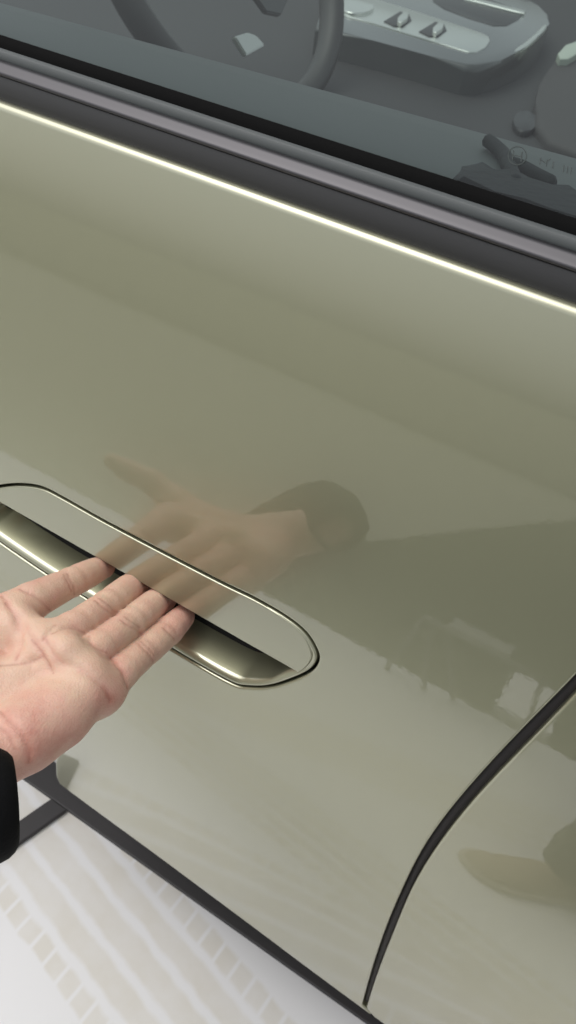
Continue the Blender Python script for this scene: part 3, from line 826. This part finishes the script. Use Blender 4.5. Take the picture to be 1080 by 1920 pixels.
# finger-base pads of the palm
for (x, y, d, r) in ((75, 1196, -.084, 33), (124, 1222, -.085, 35), (166, 1262, -.085, 35), (200, 1290, -.080, 32), (30, 1168, -.083, 34)):
    P = pj(x, y, d); fld.cone(P-PN*.001, P-PN*.0011, rr(x, y, d, r), rr(x, y, d, r), .012)
# fingers, each blended into the palm and kept apart from its neighbours
palm = fld.d.copy(); acc = palm.copy()
for k, ch in SK.items():
    fld.d = np.full(fld.n, 1.0, np.float32)
    for (p, r), (q, r2) in zip(ch[:-1], ch[1:]): fld.cone(p, q, r, r2, .003)
    for i in range(1, len(ch)-1):                           # soft pads between the creases
        (p, r), (q, r2) = ch[i], ch[i+1]; m_ = p*.5+q*.5+toc(p)*r*.20
        dd = (q-p)*.20; fld.cone(m_-dd, m_+dd, r*.93, r2*.93, .004)
    p, r = ch[0]; q = ch[1][0]
    m_ = p*.45+q*.55+toc(p)*.0012; fld.cone(m_, m_+(q-p)*.2, r*.80, r*.78, .008)
    f = fld.d; kk = .0055
    h_ = np.clip(.5+.5*(palm-f)/kk, 0, 1); u = palm*(1-h_)+f*h_-kk*h_*(1-h_)
    acc = np.minimum(acc, u)
fld.d = acc
# creases: photo polylines dropped on the skin, then pressed in
def skin_hit(px, py):
    v = ray(px, py); s_ = np.arange(.25, .85, .0006); P = C+s_[:, None]*v
    okb = np.all((P > fld.lo+.002) & (P < fld.lo+fld.h*(fld.n-2)), axis=1)
    val = np.where(okb, fld.sample(np.clip(P, fld.lo, fld.lo+fld.h*(fld.n-2))), 1)
    i = int(np.argmax(val < 0)); return P[i] if val[i] < 0 else None
CREASES = [
    ([(126, 1076), (134, 1090), (140, 1103), (140, 1116)], 1.0, 1.0), ([(119, 1078), (128, 1093), (133, 1108)], .5, .9),
    ([(36, 1105), (60, 1115), (82, 1132), (103, 1156)], 1.0, 1.2),
    ([(2, 1118), (22, 1138), (42, 1166), (56, 1191), (70, 1212), (80, 1230)], 1.1, 1.5),
    ([(10, 1130), (30, 1158), (38, 1185), (37, 1210), (30, 1236)], 1.7, 2.2),
    ([(84, 1195), (95, 1219), (112, 1241), (144, 1254), (173, 1270), (195, 1288), (207, 1312)], 1.5, 1.9),
    ([(103, 1172), (92, 1184), (80, 1200)], 1.0, 1.4), ([(98, 1188), (118, 1178), (138, 1178), (158, 1186)], .8, 1.2),
    ([(166, 1192), (170, 1204), (182, 1214), (200, 1224)], .9, 1.2),
    ([(208, 1234), (224, 1250), (234, 1268), (239, 1290)], 1.2, 1.3),
    ([(178, 1126), (194, 1138), (208, 1149), (218, 1154)], .9, 1.0), ([(186, 1122), (203, 1133), (214, 1145), (221, 1148)], .7, .9),
    ([(226, 1163), (241, 1172), (258, 1182), (266, 1190)], .9, 1.0), ([(233, 1157), (250, 1167), (262, 1177)], .6, .9),
    ([(305, 1177), (317, 1186), (327, 1199)], .8, 1.0), ([(258, 1206), (272, 1217), (283, 1230), (289, 1246)], .9, 1.0), ([(264, 1203), (278, 1214), (288, 1228)], .5, .9),
    ([(0, 1334), (14, 1350), (34, 1370), (46, 1388), (54, 1412), (54, 1430)], 1.0, 1.6), ([(-5, 1360), (14, 1378), (26, 1402)], .6, 1.3),
    ([(0, 1248), (34, 1245), (62, 1240), (80, 1229)], .7, 1.4), ([(80, 1230), (92, 1252), (100, 1262)], .6, 1.2), ([(60, 1200), (78, 1222), (96, 1250)], .35, 1.0)]
LINES = []
for pts, dep, wd in CREASES:
    pl = [skin_hit(*q) for q in catmull(pts, 5)]; pl = [p for p in pl if p is not None]
    if len(pl) < 3: continue
    LINES.append((pl, dep))
    P = np.array(pl); tot = len(P)-1
    pad_ = .011; sl_, (X, Y, Z) = fld.box(P.min(0)-pad_, P.max(0)+pad_)
    best = np.full(X.shape, 1.0, np.float32); amp = np.zeros(X.shape, np.float32)
    for i in range(tot):
        p, q = P[i], P[i+1]; d = q-p; L2 = max(float(d@d), 1e-12)
        if L2 > .006**2: continue
        t = np.clip(((X-p[0])*d[0]+(Y-p[1])*d[1]+(Z-p[2])*d[2])/L2, 0, 1)
        e = np.sqrt((X-p[0]-t*d[0])**2+(Y-p[1]-t*d[1])**2+(Z-p[2]-t*d[2])**2)
        a = np.minimum(1, 3.2*np.minimum((i+t)/tot, 1-(i+t)/tot)+.25)
        mm = e < best; best[mm] = e[mm]; amp[mm] = a[mm]
    fld.d[sl_] += amp*dep*(.00065*np.exp(-(best/(wd*.0004+.0006))**2)+.00090*np.exp(-(best/(wd*.0013+.0012))**2))
V, Q = fld.surface()
Vt = V.copy()
print('hand mesh', len(V), len(Q))
def skin_material():
    m, t, b = mat('skin'); L = t.links.new
    tc = t.nodes.new('ShaderNodeTexCoord'); at = t.nodes.new('ShaderNodeAttribute'); at.attribute_name = 'redness'
    n = t.nodes.new('ShaderNodeTexNoise'); n.inputs['Scale'].default_value = 55; n.inputs['Detail'].default_value = 4; n.inputs['Roughness'].default_value = .6
    L(tc.outputs['Object'], n.inputs['Vector'])
    ad = t.nodes.new('ShaderNodeMath'); ad.operation = 'MULTIPLY_ADD'; L(n.outputs[0], ad.inputs[0]); ad.inputs[1].default_value = 1.5; ad.inputs[2].default_value = -.70
    a2 = t.nodes.new('ShaderNodeMath'); a2.operation = 'ADD'; a2.use_clamp = True; L(ad.outputs[0], a2.inputs[0]); L(at.outputs['Fac'], a2.inputs[1])
    cr = t.nodes.new('ShaderNodeValToRGB'); e = cr.color_ramp
    e.elements[0].position = 0; e.elements[0].color = (.62, .425, .315, 1); e.elements[1].position = 1; e.elements[1].color = (.50, .215, .165, 1)
    q = e.elements.new(.45); q.color = (.60, .355, .275, 1)
    L(a2.outputs[0], cr.inputs[0])
    ac = t.nodes.new('ShaderNodeAttribute'); ac.attribute_name = 'crease'
    mc = t.nodes.new('ShaderNodeMix'); mc.data_type = 'RGBA'; mc.inputs['B'].default_value = (.30, .125, .085, 1)
    k1_ = t.nodes.new('ShaderNodeMath'); k1_.operation = 'MULTIPLY'; k1_.inputs[1].default_value = .68; L(ac.outputs['Fac'], k1_.inputs[0])
    L(k1_.outputs[0], mc.inputs['Factor']); L(cr.outputs[0], mc.inputs['A']); L(mc.outputs['Result'], b.inputs['Base Color'])
    b.inputs['Subsurface Weight'].default_value = .25; b.inputs['Subsurface Radius'].default_value = (1, .35, .2); b.inputs['Subsurface Scale'].default_value = .004
    b.inputs['Roughness'].default_value = .48; b.inputs['Specular IOR Level'].default_value = .4
    v = t.nodes.new('ShaderNodeTexVoronoi'); v.inputs['Scale'].default_value = 700; L(tc.outputs['Object'], v.inputs['Vector'])
    n3 = t.nodes.new('ShaderNodeTexNoise'); n3.inputs['Scale'].default_value = 240; n3.inputs['Detail'].default_value = 4; L(tc.outputs['Object'], n3.inputs['Vector'])
    bp = t.nodes.new('ShaderNodeBump'); bp.inputs['Strength'].default_value = .32; bp.inputs['Distance'].default_value = .0007
    b2 = t.nodes.new('ShaderNodeBump'); b2.inputs['Strength'].default_value = .3; b2.inputs['Distance'].default_value = .0010
    L(v.outputs['Distance'], bp.inputs['Height']); L(n3.outputs[0], b2.inputs['Height']); L(b2.outputs[0], bp.inputs['Normal']); L(bp.outputs[0], b.inputs['Normal'])
    return m
SKIN = skin_material()
me = bpy.data.meshes.new('hand')
me.vertices.add(len(V)); me.vertices.foreach_set('co', V.astype(np.float32).ravel())
me.loops.add(len(Q)*4); me.loops.foreach_set('vertex_index', Q.ravel().astype(np.int32))
me.polygons.add(len(Q)); me.polygons.foreach_set('loop_start', np.arange(0, len(Q)*4, 4, dtype=np.int32)); me.polygons.foreach_set('loop_total', np.full(len(Q), 4, np.int32))
me.update(calc_edges=True); me.validate()
red = np.zeros(len(V), np.float32); crs = np.zeros(len(V), np.float32)
def glow(P, rad, amt):
    global red
    red += amt*np.exp(-((Vt-P)**2).sum(1)/rad**2).astype(np.float32)
for k, ch in SK.items():
    glow(ch[-1][0], .016, .65 if k == 'pinky' else .35)
    if k == 'pinky': glow(ch[-2][0], .014, .35)
    glow(ch[1][0], .011, .22)
for q, rad, amt in (((215, 1300), .018, .35), ((150, 1375), .022, .30), ((85, 1410), .024, .28), ((40, 1440), .02, .25), ((60, 1300), .03, -.05), ((40, 1185), .02, -.1), ((105, 1255), .02, -.18), ((20, 1340), .02, .2)):
    h_ = skin_hit(*q)
    if h_ is not None: glow(h_, rad, amt)
for pl, dep in LINES:
    P = np.array(resample(pl, .0006, closed=False))
    dmin = np.full(len(Vt), 1.0)
    for p in P: dmin = np.minimum(dmin, ((Vt-p)**2).sum(1))
    red += (.22*dep*np.exp(-dmin/.0022**2)).astype(np.float32)
    crs = np.maximum(crs, (min(1, .55+.3*dep)*np.exp(-dmin/.00085**2)).astype(np.float32))
at = me.attributes.new('redness', 'FLOAT', 'POINT'); at.data.foreach_set('value', np.clip(red+.12, 0, 1).astype(np.float32))
at = me.attributes.new('crease', 'FLOAT', 'POINT'); at.data.foreach_set('value', crs)
person = empty('person', tuple(FA)); tag(person, 'palm up hand in a black sleeve, fingertips hooked under the car door handle', 'person', kind='thing')
hand = finish('hand', me, SKIN); adopt(hand, person)
sm = hand.modifiers.new('smooth', 'SMOOTH'); sm.factor = .5; sm.iterations = 1
# sleeve

CLOTH = simple('black_sleeve_cloth', (.004, .004, .0045), .75, spec=.12, bump=.35, bscale=420)
def sleeve():
    D0 = np.linalg.norm(CUFF-C); r0 = 96*D0/F
    prof = [(.03, -.010), (.010, -.0095), (.002, -.0095), (-.0006, -.0085), (-.0004, -.0070), (.0015, -.0045), (.005, -.0020), (.010, -.0004), (.012, -.0003), (.013, -.0009), (.014, -.0003), (.03, .001), (.045, .002), (.06, .003), (.08, .0045), (.10, .006), (.15, .010), (.21, .015), (.28, .02), (.34, .024), (.38, .020), (.40, .004), (.405, -.03)]
    d0 = Vector((-.60, -.74, .14)).normalized(); d1 = Vector((-.42, -.76, -.50)).normalized()
    def at(s_):
        k = 24; c = Vector(CUFF); d = d0
        for i in range(k):
            t_ = min(1, max(0, (s_*(i+.5)/k)/.10)); d = d0.lerp(d1, t_).normalized(); c = c+d*(s_/k)
        return c, d
    n = 64; V, Fc = [], []
    for s_, dr in prof:
        c, ax = at(s_); u = ax.cross(Vector((0, 0, 1))).normalized(); v = u.cross(ax).normalized()
        for j in range(n):
            a = 2*math.pi*j/n
            wr = .0018*math.sin(3*a+s_*40)*min(1, max(0, s_)/.03)+.0014*math.sin(5*a-s_*90+1)*min(1, max(0, s_-.01)/.04)
            V.append(c+(u*math.cos(a)+v*math.sin(a))*(r0+dr+wr))
    for i in range(len(prof)-1):
        for j in range(n): Fc.append((i*n+j, i*n+(j+1) % n, (i+1)*n+(j+1) % n, (i+1)*n+j))
    Fc.append(tuple((len(prof)-1)*n+j for j in range(n)))
    bm = bmesh.new(); vs = [bm.verts.new(q) for q in V]
    for f in Fc: bm.faces.new([vs[i] for i in f])
    return adopt(from_bm('sleeve', bm, CLOTH), person)
sleeve()
_cc2 = CUFF+fdir*.2; _v = R.T @ (_cc2-C); print('sleeve goes to px', 540+F*_v[0]/_v[2], 960+F*_v[1]/_v[2], _v[2])
# the shoe and trouser leg of the same person, which the rear panel mirrors
TROU = simple('olive_trouser_cloth', (.045, .050, .036), .85, bump=.4, bscale=350)
SHOE = simple('tan_suede_shoe', (.30, .23, .145), .7, bump=.3, bscale=400, var=.15)
SOLE = simple('pale_shoe_sole', (.52, .46, .36), .6)
def loft(name, rings, m, parent):
    n = len(rings[0]); V = [q for r_ in rings for q in r_]; Fc = []
    for i in range(len(rings)-1):
        for j in range(n): Fc.append((i*n+j, i*n+(j+1) % n, (i+1)*n+(j+1) % n, (i+1)*n+j))
    Fc += [tuple(range(n)), tuple(range((len(rings)-1)*n, len(rings)*n))]
    bm = bmesh.new(); vs = [bm.verts.new(q) for q in V]
    for f in Fc: bm.faces.new([vs[i] for i in f])
    return adopt(from_bm(name, bm, m), parent)
def foot(cx, cy, ang):
    ca, sa = math.cos(ang), math.sin(ang); W_ = lambda a, b, z: Vector((cx+a*ca-b*sa, cy+a*sa+b*ca, z))
    # a runs heel (0) to toe (.25); half width, top height
    sec = [(-.004, .018, .045), (.004, .030, .075), (.03, .036, .095), (.07, .036, .092), (.11, .038, .075), (.15, .043, .058), (.19, .046, .048), (.22, .041, .040), (.240, .030, .030), (.250, .012, .020)]
    up, so_ = [], []
    for a, hw_, ht in sec:
        up.append([W_(a, hw_*math.cos(t)*(.97 if math.sin(t) < 0 else 1), .018+max(0, math.sin(t))*(ht-.018)) for t in np.linspace(0, 2*math.pi, 21)[:-1]])
        so_.append([W_(a+(-.003 if a < .1 else .003), (hw_+.004)*sx__, zz) for sx__, zz in ((1, .002), (1.02, .012), (1, .022), (-1, .022), (-1.02, .012), (-1, .002))])
    u_ = loft('shoe', up, SHOE, person); s_ = loft('shoe_sole', so_, SOLE, u_)
    return W_(.045, 0, .1)
def trouser(ank, hip):
    rings = []; ank, hip = Vector(ank), Vector(hip)
    for k in np.linspace(0, 1, 16):
        c = ank.lerp(hip, k)+Vector((0, .035*math.sin(k*math.pi), 0)); r0 = .062+.035*k+.006*math.sin(k*34)*(1-k)
        rings.append([c+Vector((math.cos(a)*r0*(1+.05*math.sin(3*a+k*9)), math.sin(a)*r0*1.05, 0)) for a in np.linspace(0, 2*math.pi, 25)[:-1]])
    loft('trouser_leg', rings, TROU, person)
ak = foot(.225, -.655, math.radians(137)); trouser((ak[0], ak[1], .075), (.30, -.86, .86))
ak = foot(.52, -.90, math.radians(110)); trouser((ak[0], ak[1], .075), (.46, -.98, .86))
